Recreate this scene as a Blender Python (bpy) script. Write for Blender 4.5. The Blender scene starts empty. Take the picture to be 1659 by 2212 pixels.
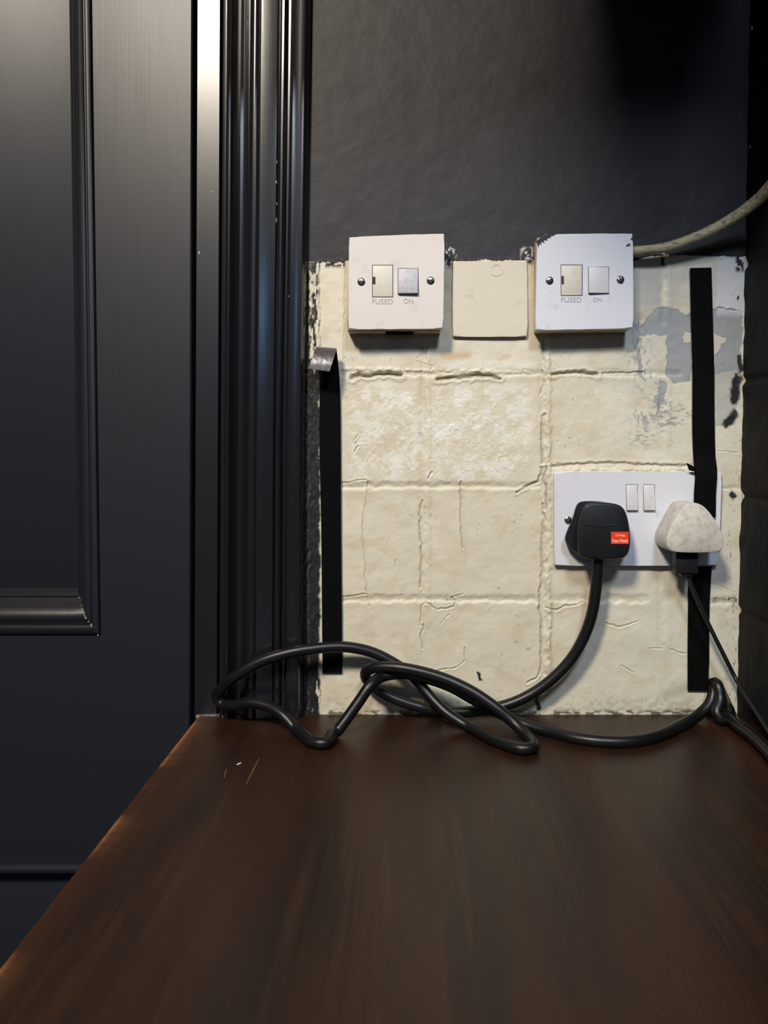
import bpy, bmesh, math, random
import numpy as np
from mathutils import Vector, Matrix

# ------------------------------------------------------------------ camera, world, light, exposure
SC = bpy.context.scene
COL = SC.collection
PW, PH, F = 1659.0, 2212.0, 1700.0
PITCH = math.radians(2.0)
AX, AY = 890.0, 1019.0                 # where the optical axis meets the frame
CAM = Vector((0.0, -0.70, 1.0))
cd = bpy.data.cameras.new('camera'); cam = bpy.data.objects.new('camera', cd); COL.objects.link(cam)
cam.location = CAM; cam.rotation_euler = (math.pi/2 - PITCH, 0, 0)
cd.sensor_fit = 'HORIZONTAL'; cd.sensor_width = 36.0; cd.lens = 36.0*F/PW
cd.shift_x = (PW/2 - AX)/PW; cd.shift_y = (AY - PH/2)/PW
cd.clip_start = 0.01; cd.clip_end = 50
SC.camera = cam
SC.view_settings.view_transform = 'Standard'; SC.view_settings.look = 'None'
SC.view_settings.gamma = 1.0; SC.view_settings.use_curve_mapping = False
SC.view_settings.exposure = 0.0

w = bpy.data.worlds.new('room_air'); SC.world = w; w.use_nodes = True
w.node_tree.nodes['Background'].inputs[0].default_value = (0.58, 0.62, 0.72, 1)
w.node_tree.nodes['Background'].inputs[1].default_value = 0.045

def area(name, loc, target, size, power, color, shape='DISK', size_y=None):
    l = bpy.data.lights.new(name, 'AREA'); l.energy = power; l.color = color; l.shape = shape; l.size = size
    if size_y: l.size_y = size_y
    o = bpy.data.objects.new(name, l); COL.objects.link(o); o.location = loc
    o.rotation_euler = (Vector(target) - Vector(loc)).to_track_quat('-Z', 'Y').to_euler()
    return o
area('ceiling_lamp', (-0.62, -1.6, 2.35), (0, 0, 1.0), 0.30, 46, (1.0, 0.89, 0.75))
area('daylight_lamp', (0.26, -1.30, 1.97), (0.1, 0, 1.0), 0.26, 13, (0.70, 0.81, 1.0))
area('screen_glow', (-0.29, -2.0, 1.44), (-0.13, 0, 1.1), 0.12, 0.9, (0.22, 0.50, 1.0), 'RECTANGLE', 0.16)

# ------------------------------------------------------------------ measuring helpers
cp, sp = math.cos(PITCH), math.sin(PITCH)
def ray(u, v):
    a = (u-AX)/F; b = -(v-AY)/F                # right, up, forward=1
    return Vector((a, cp + b*sp, b*cp - sp))
def W(u, v, y=0.0):                            # a point of the plane at depth y
    r = ray(u, v); t = (y - CAM.y)/r.y
    return CAM + r*t
ZS = 0.757                                     # shelf top
def S(u, v, h=0.0):                            # a point at height h over the shelf
    r = ray(u, v); t = (ZS + h - CAM.z)/r.z
    return CAM + r*t
def proj(x, y, z):                             # arrays
    dx = x-CAM.x; dy = y-CAM.y; dz = z-CAM.z
    fw = dy*cp - dz*sp; up = dy*sp + dz*cp
    return AX + F*dx/fw, AY - F*up/fw

# ------------------------------------------------------------------ materials
def lin(c):
    return tuple((x/255/12.92) if x/255 <= 0.04045 else ((x/255+0.055)/1.055)**2.4 for x in c)
def mat(name, rgb, rough=0.5, metal=0.0, spec=0.5, bump=None, mottle=None, coat=0.0, attr=None, spots=None):
    """bump = list of (scale xyz, detail, strength, distance); mottle = (rgb2, scale xyz, lo, hi)"""
    m = bpy.data.materials.new(name); m.use_nodes = True
    nt = m.node_tree; N = nt.nodes; L = nt.links; b = N['Principled BSDF']
    b.inputs['Base Color'].default_value = (*lin(rgb), 1)
    b.inputs['Roughness'].default_value = rough; b.inputs['Metallic'].default_value = metal
    b.inputs['Specular IOR Level'].default_value = spec; b.inputs['Coat Weight'].default_value = coat
    tc = N.new('ShaderNodeTexCoord')
    def noise(scale, detail=4, rgh=0.55):
        mp = N.new('ShaderNodeMapping'); mp.inputs['Scale'].default_value = scale
        L.new(tc.outputs['Object'], mp.inputs['Vector'])
        n = N.new('ShaderNodeTexNoise'); n.inputs['Scale'].default_value = 1.0
        n.inputs['Detail'].default_value = detail; n.inputs['Roughness'].default_value = rgh
        L.new(mp.outputs[0], n.inputs['Vector']); return n
    src = None
    if attr:
        a = N.new('ShaderNodeAttribute'); a.attribute_name = attr; src = a.outputs['Color']
    for mt in (mottle or []):
        rgb2, scale, lo, hi = mt
        n = noise(scale, 6, 0.6); r = N.new('ShaderNodeMapRange')
        r.inputs['From Min'].default_value = lo; r.inputs['From Max'].default_value = hi
        L.new(n.outputs['Fac'], r.inputs['Value'])
        mx = N.new('ShaderNodeMix'); mx.data_type = 'RGBA'
        if src is None: mx.inputs[6].default_value = (*lin(rgb), 1)
        else: L.new(src, mx.inputs[6])
        mx.inputs[7].default_value = (*lin(rgb2), 1)
        L.new(r.outputs[0], mx.inputs[0]); src = mx.outputs[2]
    if src is not None: L.new(src, b.inputs['Base Color'])
    prev = None
    for bp in (bump or []):
        scale, detail, st, dist = bp
        n = noise(scale, detail); bn = N.new('ShaderNodeBump')
        bn.inputs['Strength'].default_value = st; bn.inputs['Distance'].default_value = dist
        L.new(n.outputs['Fac'], bn.inputs['Height'])
        if prev: L.new(prev.outputs[0], bn.inputs['Normal'])
        prev = bn
    if prev: L.new(prev.outputs[0], b.inputs['Normal'])
    m['bsdf'] = b.name
    return m

M = {}
M['gloss_black'] = mat('gloss_black_paint', (24, 24, 27), 0.29, spec=0.85,
                       bump=[((700, 700, 10), 4, 0.16, 0.0003), ((60, 60, 9), 2, 0.08, 0.001)])
M['arch_black'] = mat('architrave_black_paint', (24, 24, 27), 0.22, spec=0.85,
                       bump=[((700, 700, 10), 4, 0.10, 0.0003), ((60, 60, 9), 2, 0.06, 0.001)])
M['door_black'] = mat('satin_black_paint', (31, 33, 38), 0.40, spec=0.45,
                      bump=[((600, 600, 12), 4, 0.12, 0.0004), ((30, 30, 8), 2, 0.12, 0.002), ((900, 900, 900), 2, 0.10, 0.0003)])
M['wall_dark'] = mat('matt_black_wall', (40, 40, 44), 0.6, spec=0.3, bump=[((45, 45, 30), 4, 0.5, 0.003), ((500, 500, 500), 3, 0.25, 0.0006)])
M['brick_dark'] = mat('black_painted_brick', (23, 22, 21), 0.7, spec=0.2, bump=[((120, 120, 120), 5, 0.5, 0.002), ((700, 700, 700), 3, 0.3, 0.0006)])
M['void'] = mat('dark_gap', (8, 8, 9), 0.9, spec=0.1, bump=[((200, 200, 200), 2, 0.1, 0.001)])
M['plate_warm'] = mat('warm_tinted_plastic', (214, 206, 198), 0.42, mottle=[((196, 186, 172), (60, 60, 60), 0.58, 0.8), ((120, 105, 85), (230, 230, 160), 0.78, 0.83)], bump=[((300, 300, 300), 3, 0.12, 0.0004)])  # warm light on the left switch put into its plastic colour
M['plate_cool'] = mat('white_plastic_plate', (212, 213, 218), 0.40, mottle=[((190, 188, 184), (70, 70, 70), 0.6, 0.8), ((105, 100, 92), (260, 260, 180), 0.735, 0.78)], bump=[((300, 300, 300), 3, 0.12, 0.0004)])  # cool light on the right side put into the white plastic
M['back_box'] = mat('yellowed_back_box', (176, 158, 124), 0.6, mottle=[((100, 88, 66), (120, 120, 60), 0.5, 0.75)], bump=[((200, 200, 200), 4, 0.4, 0.001)])
M['fuse'] = mat('cream_fuse_carrier', (209, 202, 186), 0.45, mottle=[((194, 186, 166), (150, 150, 150), 0.5, 0.8)], bump=[((400, 400, 400), 2, 0.1, 0.0003)])
M['rocker_grey'] = mat('grubby_rocker', (172, 171, 176), 0.45, mottle=[((140, 138, 140), (300, 300, 300), 0.5, 0.75)], bump=[((500, 500, 500), 2, 0.1, 0.0003)])
M['rocker_white'] = mat('white_rocker', (204, 203, 203), 0.42, mottle=[((182, 178, 172), (150, 150, 150), 0.55, 0.8)], bump=[((500, 500, 500), 2, 0.1, 0.0003)])
M['letter'] = mat('moulded_lettering', (168, 158, 152), 0.5, bump=[((500, 500, 500), 2, 0.1, 0.0002)])
M['seam'] = mat('seam_dark', (70, 62, 52), 0.8, spec=0.2, bump=[((500, 500, 500), 2, 0.1, 0.0002)])  # dark brown for seams, slots and one smear
M['steel'] = mat('screw_steel', (170, 168, 162), 0.28, metal=1.0, bump=[((600, 600, 600), 2, 0.1, 0.0002)])
M['cream'] = mat('cream_painted_board', (206, 198, 177), 0.5, mottle=[((184, 174, 150), (60, 60, 90), 0.60, 0.75)], bump=[((120, 120, 120), 4, 0.25, 0.001)])
M['tape'] = mat('black_tape', (5, 5, 6), 0.8, spec=0.10, bump=[((600, 600, 300), 3, 0.3, 0.0005)])
M['tape_back'] = mat('shiny_tape_backing', (74, 68, 70), 0.30, spec=0.8, bump=[((180, 180, 90), 4, 0.5, 0.001)])
M['rubber'] = mat('black_plastic', (25, 26, 29), 0.42, spec=0.4, bump=[((900, 900, 900), 3, 0.25, 0.0003)])
M['flex'] = mat('black_flex', (17, 17, 18), 0.38, spec=0.4, bump=[((500, 500, 500), 3, 0.12, 0.0004)])
M['flex_grey'] = mat('dusty_grey_flex', (96, 90, 80), 0.6, mottle=[((50, 46, 42), (200, 200, 200), 0.45, 0.65)], bump=[((500, 500, 500), 3, 0.3, 0.0006)])
M['flex_cream'] = mat('painted_cream_flex', (168, 156, 126), 0.55, mottle=[((92, 80, 58), (120, 300, 300), 0.52, 0.66)], bump=[((160, 400, 400), 4, 0.7, 0.0015)])
M['orange'] = mat('orange_red_label', (226, 62, 22), 0.5, bump=[((500, 500, 500), 2, 0.05, 0.0002)])
M['print'] = mat('white_print', (250, 205, 180), 0.6, bump=[((500, 500, 500), 2, 0.05, 0.0002)])
M['charger'] = mat('dirty_white_plastic', (205, 200, 186), 0.45, mottle=[((172, 168, 156), (150, 150, 150), 0.45, 0.7), ((120, 108, 88), (420, 420, 420), 0.72, 0.78)], bump=[((600, 600, 600), 3, 0.15, 0.0004)])

def shelf_mat():
    m = mat('dark_varnished_wood', (45, 26, 14), 0.38, spec=0.28,
            mottle=[((30, 19, 14), (22, 3, 22), 0.42, 0.62), ((54, 33, 20), (90, 5, 90), 0.55, 0.75)],
            bump=[((160, 8, 160), 5, 0.25, 0.0012), ((14, 3, 14), 2, 0.5, 0.004), ((900, 900, 900), 2, 0.2, 0.0004)])
    nt = m.node_tree; N = nt.nodes; L = nt.links; b = N['Principled BSDF']
    old = b.inputs['Base Color'].links[0].from_socket
    a = N.new('ShaderNodeAttribute'); a.attribute_name = 'wear'
    mx = N.new('ShaderNodeMix'); mx.data_type = 'RGBA'
    L.new(a.outputs['Fac'], mx.inputs[0]); L.new(old, mx.inputs[6]); mx.inputs[7].default_value = (*lin((176, 116, 74)), 1)
    L.new(mx.outputs[2], b.inputs['Base Color'])
    return m
M['wood'] = shelf_mat()

def wall_mat():
    m = mat('painted_tile_wall', (200, 190, 165), 0.55, attr='paint',
            bump=[((420, 420, 420), 4, 0.15, 0.0005), ((60, 60, 60), 3, 0.15, 0.0015)])
    nt = m.node_tree; N = nt.nodes; L = nt.links; b = N['Principled BSDF']
    b.inputs['Specular IOR Level'].default_value = 0.35
    return m
M['tile'] = wall_mat()

# ------------------------------------------------------------------ object helpers
def tag(o, label, cat, group=None):
    o['label'] = label; o['category'] = cat
    if group: o['group'] = group
    return o
def link(name, me, m, parent=None, smooth=35):
    me.materials.clear()
    if m: me.materials.append(m)
    for p in me.polygons: p.use_smooth = True
    if smooth is not None: me.set_sharp_from_angle(angle=math.radians(smooth))
    o = bpy.data.objects.new(name, me); COL.objects.link(o)
    if parent is not None:
        o.parent = parent; o.location = -parent.location if parent.type == 'EMPTY' else Vector((0, 0, 0))
    return o
def thing(name, label, cat, loc, group=None):
    o = bpy.data.objects.new(name, None); COL.objects.link(o); o.location = loc
    o.empty_display_size = 0.02
    return tag(o, label, cat, group)
def struct(o):
    o['kind'] = 'structure'; return o
def from_bm(name, bm, m, parent=None, smooth=35):
    bmesh.ops.recalc_face_normals(bm, faces=bm.faces[:])
    me = bpy.data.meshes.new(name); bm.to_mesh(me); bm.free()
    return link(name, me, m, parent, smooth)
def add_prism(bm, pts, y0, y1, bevel=0.0, seg=3):
    """pts: world (x,z) polygon; y0 front, y1 back"""
    f = [bm.verts.new((x, y0, z)) for x, z in pts]; k = [bm.verts.new((x, y1, z)) for x, z in pts]
    n = len(pts); ff = bm.faces.new(f); bm.faces.new(k[::-1])
    sides = [bm.faces.new((f[i], k[i], k[(i+1) % n], f[(i+1) % n])) for i in range(n)]
    if bevel > 0:
        es = list(ff.edges) + [e for s in sides for e in s.edges if abs(e.verts[0].co.y - e.verts[1].co.y) > 1e-6]
        es = list(dict.fromkeys(es))
        bmesh.ops.bevel(bm, geom=es, offset=bevel, segments=seg, profile=0.5, affect='EDGES')
def pxz(poly, y):
    r = []
    for u, v in poly:
        p = W(u, v, y); r.append((p.x, p.z))
    return r
def slab(name, poly, y0, y1, m, parent=None, bevel=0.0, seg=3):
    bm = bmesh.new(); add_prism(bm, pxz(poly, y0), y0, y1, bevel, seg)
    return from_bm(name, bm, m, parent)
def rect(u0, v0, u1, v1): return [(u0, v1), (u1, v1), (u1, v0), (u0, v0)]
def box_bm(bm, lo, hi, bevel=0, seg=2):
    r = bmesh.ops.create_cube(bm, size=1.0)
    c = [(a+b)/2 for a, b in zip(lo, hi)]; s = [b-a for a, b in zip(lo, hi)]
    for v in r['verts']: v.co = Vector((c[0]+v.co.x*s[0], c[1]+v.co.y*s[1], c[2]+v.co.z*s[2]))
    if bevel:
        es = list({e for v in r['verts'] for e in v.link_edges})
        bmesh.ops.bevel(bm, geom=es, offset=bevel, segments=seg, profile=0.5, affect='EDGES')
def catmull(pts, step=0.003):
    P = [Vector(p) for p in pts]; P = [P[0]*2-P[1]] + P + [P[-1]*2-P[-2]]; out = []
    for i in range(1, len(P)-2):
        a, b, c, d = P[i-1:i+3]; n = max(2, int((c-b).length/step))
        def kt(p, q): return max(1e-5, (q-p).length**0.5)
        t0 = 0; t1 = t0+kt(a, b); t2 = t1+kt(b, c); t3 = t2+kt(c, d)
        for k in range(n):
            t = t1+(t2-t1)*k/n
            A1 = a*((t1-t)/(t1-t0))+b*((t-t0)/(t1-t0)); A2 = b*((t2-t)/(t2-t1))+c*((t-t1)/(t2-t1)); A3 = c*((t3-t)/(t3-t2))+d*((t-t2)/(t3-t2))
            B1 = A1*((t2-t)/(t2-t0))+A2*((t-t0)/(t2-t0)); B2 = A2*((t3-t)/(t3-t1))+A3*((t-t1)/(t3-t1))
            out.append(B1*((t2-t)/(t2-t1))+B2*((t-t1)/(t2-t1)))
    out.append(P[-2]); return out
def tube(name, pts, r, m, parent=None, seg=16, step=0.003, jitter=0, floor=None):
    C = catmull(pts, step); n = len(C)
    if floor is not None:
        for p in C: p.z = max(p.z, floor)
    bm = bmesh.new(); rings = []
    T = [(C[min(i+1, n-1)]-C[max(i-1, 0)]).normalized() for i in range(n)]
    up = Vector((0, 0, 1)) if abs(T[0].z) < 0.9 else Vector((0, 1, 0))
    nr = (up - T[0]*up.dot(T[0])).normalized(); rd = random.Random(5)
    for i in range(n):
        nr = (nr - T[i]*nr.dot(T[i])).normalized(); bn = T[i].cross(nr)
        rr = r(i/(n-1)) if callable(r) else r
        ring = []
        for k in range(seg):
            a = 2*math.pi*k/seg; q = rr*(1+jitter*(rd.random()-.5))
            ring.append(bm.verts.new(C[i] + nr*math.cos(a)*q + bn*math.sin(a)*q))
        rings.append(ring)
    for i in range(n-1):
        for k in range(seg):
            bm.faces.new((rings[i][k], rings[i][(k+1) % seg], rings[i+1][(k+1) % seg], rings[i+1][k]))
    bm.faces.new(rings[0][::-1]); bm.faces.new(rings[-1])
    return from_bm(name, bm, m, parent, 60)
def text_mesh(name, s, u0, u1, v0, v1, y, m, parent, depth=0.0003, bold=0.0):
    cu = bpy.data.curves.new(name, 'FONT'); cu.body = s; cu.size = 1.0; cu.extrude = 0.5; cu.offset = bold; cu.resolution_u = 3
    t = bpy.data.objects.new(name + '_curve', cu); COL.objects.link(t)
    dg = bpy.context.evaluated_depsgraph_get(); me = bpy.data.meshes.new_from_object(t.evaluated_get(dg))
    bpy.data.objects.remove(t); bpy.data.curves.remove(cu)
    a = W(u0, v1, y); b = W(u1, v0, y)
    co = np.array([v.co[:] for v in me.vertices]); lo = co.min(0); hi = co.max(0)
    for v in me.vertices:
        fx = (v.co.x-lo[0])/(hi[0]-lo[0]); fz = (v.co.y-lo[1])/(hi[1]-lo[1]); fy = (v.co.z-lo[2])/(hi[2]-lo[2])
        v.co = Vector((a.x+(b.x-a.x)*fx, y + depth*0.5 - depth*fy, a.z+(b.z-a.z)*fz))
    return link(name, me, m, parent, 30)

# ------------------------------------------------------------------ numpy noise
rng = np.random.default_rng(11); PERM = rng.random((256, 256))
def vn(x, y, seed=0):
    xi = np.floor(x).astype(int); yi = np.floor(y).astype(int); fx = x-xi; fy = y-yi
    fx = fx*fx*(3-2*fx); fy = fy*fy*(3-2*fy)
    g = lambda a, b: PERM[(a+seed*37) % 256, (b+seed*91) % 256]
    return (g(xi, yi)*(1-fx)+g(xi+1, yi)*fx)*(1-fy)+(g(xi, yi+1)*(1-fx)+g(xi+1, yi+1)*fx)*fy
def fbm(x, y, seed=0, o=4):
    s = 0; a = 0.5; t = 0
    for i in range(o):
        s = s + a*vn(x*2**i, y*2**i, seed+i); t += a; a *= 0.5
    return s/t
def ss(a, b, x):
    t = np.clip((x-a)/(b-a), 0, 1); return t*t*(3-2*t)
def pdist(U, V, pts):
    d = np.full(U.shape, 1e9)
    for (x0, y0), (x1, y1) in zip(pts[:-1], pts[1:]):
        L2 = (x1-x0)**2+(y1-y0)**2 + 1e-9
        t = np.clip(((U-x0)*(x1-x0)+(V-y0)*(y1-y0))/L2, 0, 1)
        d = np.minimum(d, np.hypot(U-(x0+t*(x1-x0)), V-(y0+t*(y1-y0))))
    return d
def inpoly(U, V, pts):
    c = np.zeros(U.shape, bool); n = len(pts)
    for i in range(n):
        x0, y0 = pts[i]; x1, y1 = pts[(i+1) % n]
        k = ((y0 > V) != (y1 > V)) & (U < (x1-x0)*(V-y0)/((y1-y0) if y1 != y0 else 1e-9)+x0); c ^= k
    return c

# ------------------------------------------------------------------ the back wall: painted tiles under black paint
XL = W(640, 960).x; XR = W(1600, 960).x + 0.004
ztop, zd1, zd0 = 2.3, W(0, 470).z, W(0, 1580).z
ST = 0.00058
xs = np.linspace(XL, XR, int((XR-XL)/ST))
zs = np.concatenate([np.linspace(0.0, zd0-ST, 20), np.linspace(zd0, zd1, int((zd1-zd0)/ST)), np.linspace(zd1+0.0012, 1.43, 160), np.linspace(1.44, ztop, 30)])
XX, ZZ = np.meshgrid(xs, zs); U, V = proj(XX, 0.0, ZZ)
H = np.zeros_like(XX)                                    # mm towards the room
wu = (fbm(U/14, V/14, 3)-.5)*2; wv = (fbm(U/14, V/14, 9)-.5)*2
U1 = U+wu*5; V1 = V+wv*5
dense = (V > 540) & (V < 1575)
low = fbm(U/60, V/60, 21); mid = fbm(U/16, V/16, 25, 4)
H += (low-.5)*1.6 + (mid-.5)*0.35
# wrinkled old paint on the middle tiles
wr = ss(735, 770, U)*(1-ss(1120, 1165, U))*ss(820, 850, V)*(1-ss(1020, 1050, V))
wr2 = ss(1190, 1250, U)*(1-ss(1480, 1500, U))*ss(830, 870, V)*(1-ss(980, 1000, V))
rid = 1-np.abs(fbm(U/20+wu, V/20+wv, 31, 4)*2-1)
H += (wr*1.0+wr2*0.35)*ss(0.86, 1.0, rid)*0.28 + (wr+0.4*wr2)*(fbm(U/6, V/6, 41, 3)-.5)*0.18
def groove(c, half, depth, lo, hi, axis='h', lip=0.5):
    a, b = (V1, U) if axis == 'h' else (U1, V)
    k = ss(lo-8, lo+8, b)*(1-ss(hi-8, hi+8, b)); d = a-c
    if axis == 'h':
        return k*(-depth*ss(-1.7*half, 0, d)*(1-ss(1, 0.8*half, d))*(0.6+0.8*fbm(U/40, V/40, 91)) + 0.12*np.exp(-((d-half*1.2)/(half*0.5))**2))
    return k*(-depth*np.exp(-(d/half)**2) + lip*np.exp(-((d-half*1.9)/(half*0.8))**2))
H += groove(1051, 8, 1.5, 730, 1165) + groove(1296, 9, 1.5, 735, 1160) + groove(1296, 10, 1.2, 1180, 1400)
H += groove(808, 8, 1.1, 740, 1470) + groove(1303, 8, 1.0, 1535, 1590) + groove(1055, 6, 0.8, 1555, 1600) + groove(1008, 6, 0.8, 1190, 1500)
H += groove(912, 7, 0.7, 740, 1300, 'v', 0.7) + groove(1172, 7, 1.0, 730, 1500, 'v', 1.1) + groove(1432, 7, 0.8, 560, 700, 'v', 0.5)
H += groove(1428, 9, 0.5, 820, 980, 'v', 0.3) + groove(1427, 9, 0.5, 1225, 1400, 'v', 0.3) + groove(663, 4, 1.5, 560, 1540, 'v', 0.2)
H += 0.6*ss(960, 1010, V)*0
# ragged torn ridges along the right hand joint
rg = pdist(U, V, [(1181, 735), (1180, 880), (1183, 1000), (1185, 1100), (1180, 1230), (1186, 1330), (1178, 1500)])
H += 1.3*np.exp(-(rg/6)**2)*ss(0.35, 0.6, fbm(U/9, V/16, 51))
rg2 = pdist(U, V, [(740, 797), (870, 800), (1080, 803), (1160, 806)])
H += 1.0*np.exp(-(rg2/4)**2)*ss(0.3, 0.6, fbm(U/10, V/8, 53))
cracks = [  # polyline, half width px, depth mm
 ([(758, 816), (776, 810), (800, 812), (826, 806), (868, 812)], 3.6, 3.0),
 ([(945, 818), (980, 817), (1030, 811), (1062, 812), (1080, 818)], 3.4, 3.0),
 ([(1192, 810), (1215, 805), (1262, 805), (1290, 810)], 3.0, 2.2), ([(1300, 806), (1390, 803)], 1.5, 1.0),
 ([(795, 1040), (792, 1075), (785, 1110), (783, 1160), (788, 1230), (793, 1285), (797, 1310)], 1.4, 0.9),
 ([(995, 1040), (996, 1100), (996, 1140), (999, 1185)], 1.7, 1.2), ([(912, 1080), (907, 1110), (909, 1170), (911, 1220), (908, 1270)], 2.0, 1.1),
 ([(908, 1350), (911, 1305), (920, 1302), (945, 1316), (980, 1312), (983, 1300), (975, 1290)], 1.6, 1.0),
 ([(915, 1350), (909, 1370), (911, 1400)], 1.8, 1.1), ([(1003, 1400), (1004, 1425), (990, 1440), (945, 1449)], 1.4, 0.9),
 ([(1115, 1065), (1140, 1050), (1165, 1040), (1172, 1010)], 2.2, 1.5), ([(1172, 1090), (1176, 1120), (1170, 1165), (1172, 1230), (1165, 1290), (1170, 1370), (1168, 1440), (1160, 1465), (1138, 1474)], 2.2, 1.3),
 ([(1172, 800), (1175, 830), (1168, 850)], 1.6, 1.0), ([(1181, 1008), (1174, 1030), (1180, 1060), (1178, 1100)], 2.4, 1.6),
 ([(1180, 1312), (1200, 1318), (1225, 1308), (1260, 1302)], 1.6, 1.0), ([(1310, 1345), (1335, 1355), (1360, 1350), (1376, 1343)], 1.5, 0.9),
 ([(1340, 1437), (1368, 1452)], 1.4, 0.8), ([(1450, 1404), (1482, 1412)], 1.4, 0.8), ([(1398, 1402), (1428, 1403)], 1.3, 0.8),
 ([(735, 1045), (770, 1038), (790, 1038)], 1.3, 0.8), ([(737, 1290), (760, 1286), (790, 1284)], 1.3, 0.8),
 ([(1172, 735), (1174, 780)], 2.0, 1.0), ([(766, 975), (775, 962)], 1.6, 1.1), ([(764, 950), (772, 940)], 1.2, 0.8),
 ([(926, 1033), (934, 1020)], 1.6, 0.9), ([(975, 1290), (1000, 1283)], 1.2, 0.7), ([(951, 1348), (972, 1328)], 1.2, 0.6), ([(745, 570), (744, 700), (742, 790)], 1.2, 0.7),
 ([(1178, 895), (1172, 900), (1170, 960), (1172, 1000)], 2.0, 1.4), ([(1195, 1006), (1260, 1002), (1340, 1000), (1400, 1004), (1480, 1006)], 2.4, 1.4),
 ([(1240, 722), (1310, 722)], 1.0, 0.3), ([(1500, 1250), (1545, 1262), (1590, 1280)], 1.0, 0.4), ([(855, 1210), (854, 1226)], 1.8, 0.5),
 ([(905, 750), (925, 752), (918, 765)], 1.3, 0.8), ([(900, 780), (935, 790), (930, 800)], 1.2, 0.6), ([(1548, 665), (1590, 672)], 1.6, 0.8), ([(1550, 975), (1594, 977)], 1.1, 0.6)]
crackmask = np.zeros_like(H)
for pts, hw, dp in cracks:
    us = [p[0] for p in pts]; vs = [p[1] for p in pts]
    bb = (U > min(us)-25) & (U < max(us)+25) & (V > min(vs)-25) & (V < max(vs)+25)
    d = pdist(U[bb]+wu[bb]*3.5, V[bb]+wv[bb]*3.5, pts); hw = hw*(0.6+0.9*fbm(U[bb]/9, V[bb]/9, 89))
    H[bb] += -dp*np.exp(-(d/hw)**2) + 0.28*dp*np.exp(-((d-hw*2.2)/(hw*1.1))**2)
    crackmask[bb] = np.maximum(crackmask[bb], np.exp(-(d/(hw*0.8))**2)*min(1, dp/2.2))
# hollow paint around the sockets
H += 0.9*np.exp(-(pdist(U, V, [(1186, 1015), (1190, 1225), (1300, 1232)])/5)**2)*fbm(U/8, V/8, 61)*1.6
H += 1.4*np.exp(-(pdist(U, V, [(1215, 1014), (1290, 1012), (1380, 1014), (1480, 1012)])/4)**2)*ss(0.4, 0.6, fbm(U/12, V/12, 63))
# thick lumpy strip beside the door frame
strip = ss(664, 669, U1)*(1-ss(689, 693, U1))
H += strip*(1.3 + (fbm(U/6, V/20, 71)-.5)*1.6)*ss(560, 575, V)
# smooth plaster of the black upper wall, and of everything under the shelf
bnd = 563 + (fbm(U/30, V/90, 81)-.5)*7 + (fbm(U/3.3, V/9, 82)-.5)*3 - 10*ss(1366, 1400, U) + 9*(1-ss(742, 748, U))*fbm(U/4, V/50, 83) 
bnd = bnd - 0.0*U
H = np.where(V < bnd-1, (low-.5)*0.8 + (mid-.5)*0.12 + 0.35, H)
H += 0.5*np.exp(-((V-bnd)/3)**2)*ss(0.4, 0.7, fbm(U/8, V/8, 85))
H = np.where(V > 1560, 0.2, H)

# colours
def C3(c): return np.array(lin(c))
col = np.empty(XX.shape+(3,)); col[:] = C3((209, 201, 178))
def mixc(mask, c):
    global col
    mk = np.clip(mask, 0, 1)[..., None]; col = col*(1-mk)+C3(c)*mk
mixc(ss(1150, 1500, U)*0.7, (203, 200, 184))
mixc(ss(0.45, 0.7, fbm(U/70, V/50, 101))*0.5, (216, 210, 190))
mixc(ss(0.55, 0.72, fbm(U/40, V/30, 103))*0.35, (197, 180, 146))
mixc(ss(0.5, 0.62, fbm(U/22, V/22, 105, 5))*wr*0.7, (224, 220, 208))
mixc(ss(0.60, 0.66, rid*fbm(U/30, V/30, 107)*1.25)*wr*0.5, (230, 226, 214))
mixc(np.exp(-((U1-912)/13)**2)*ss(735, 750, V)*(1-ss(1000, 1100, V))*ss(0.35, 0.62, fbm(U/14, V/30, 108))*0.7, (200, 182, 154))
mixc(np.exp(-(pdist(U1, V1, [(960, 770), (1010, 768)])/10)**2)*0.7, (192, 160, 118))
mixc(np.exp(-(pdist(U1, V1, [(1080, 775), (1100, 772)])/6)**2)*0.6, (196, 168, 130))
mixc(np.exp(-((V1-786)/11)**2)*ss(940, 980, U)*(1-ss(1140, 1160, U))*0.7, (224, 219, 203))
mixc(np.exp(-(pdist(U1, V1, [(972, 575), (974, 725)])/4)**2)*0.7, (216, 196, 146))
mixc(np.exp(-((U-1436)/5)**2)*ss(600, 610, V)*(1-ss(655, 665, V)), (226, 222, 190))
# bare grey filler
sc2 = lambda pts: [(1120+x/3.078, 440+y/3.078) for x, y in pts]
grey = [sc2([(930, 690), (1060, 700), (1100, 740), (1150, 718), (1330, 690), (1500, 715), (1478, 1110), (1310, 1130), (1310, 1010), (1385, 900), (1300, 868), (1105, 860), (1105, 930), (1150, 935), (1155, 1190), (1050, 1200), (980, 1130), (992, 870), (800, 885), (785, 845), (870, 750)]),
        sc2([(930, 1190), (985, 1195), (985, 1260), (950, 1370), (925, 1410)]), sc2([(795, 940), (820, 1000), (830, 1180), (800, 1150)]),
        sc2([(1310, 1130), (1470, 1110), (1465, 1300), (1440, 1480), (1310, 1490)])]
g = np.zeros(XX.shape)
for i, p in enumerate(grey):
    gg = inpoly(U+wu*6, V+wv*6, p).astype(float)
    g = np.maximum(g, gg*(1 if i < 3 else 0.55))
mixc(g*0.95, (150, 153, 153))
H -= g*0.5
st = ss(0.56, 0.66, fbm(U/7, V/11, 111, 4))*np.exp(-(pdist(U, V, [(1375, 700), (1380, 760), (1400, 830), (1440, 880), (1390, 900)])/26)**2)
mixc(st*0.8, (140, 144, 142))
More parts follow.
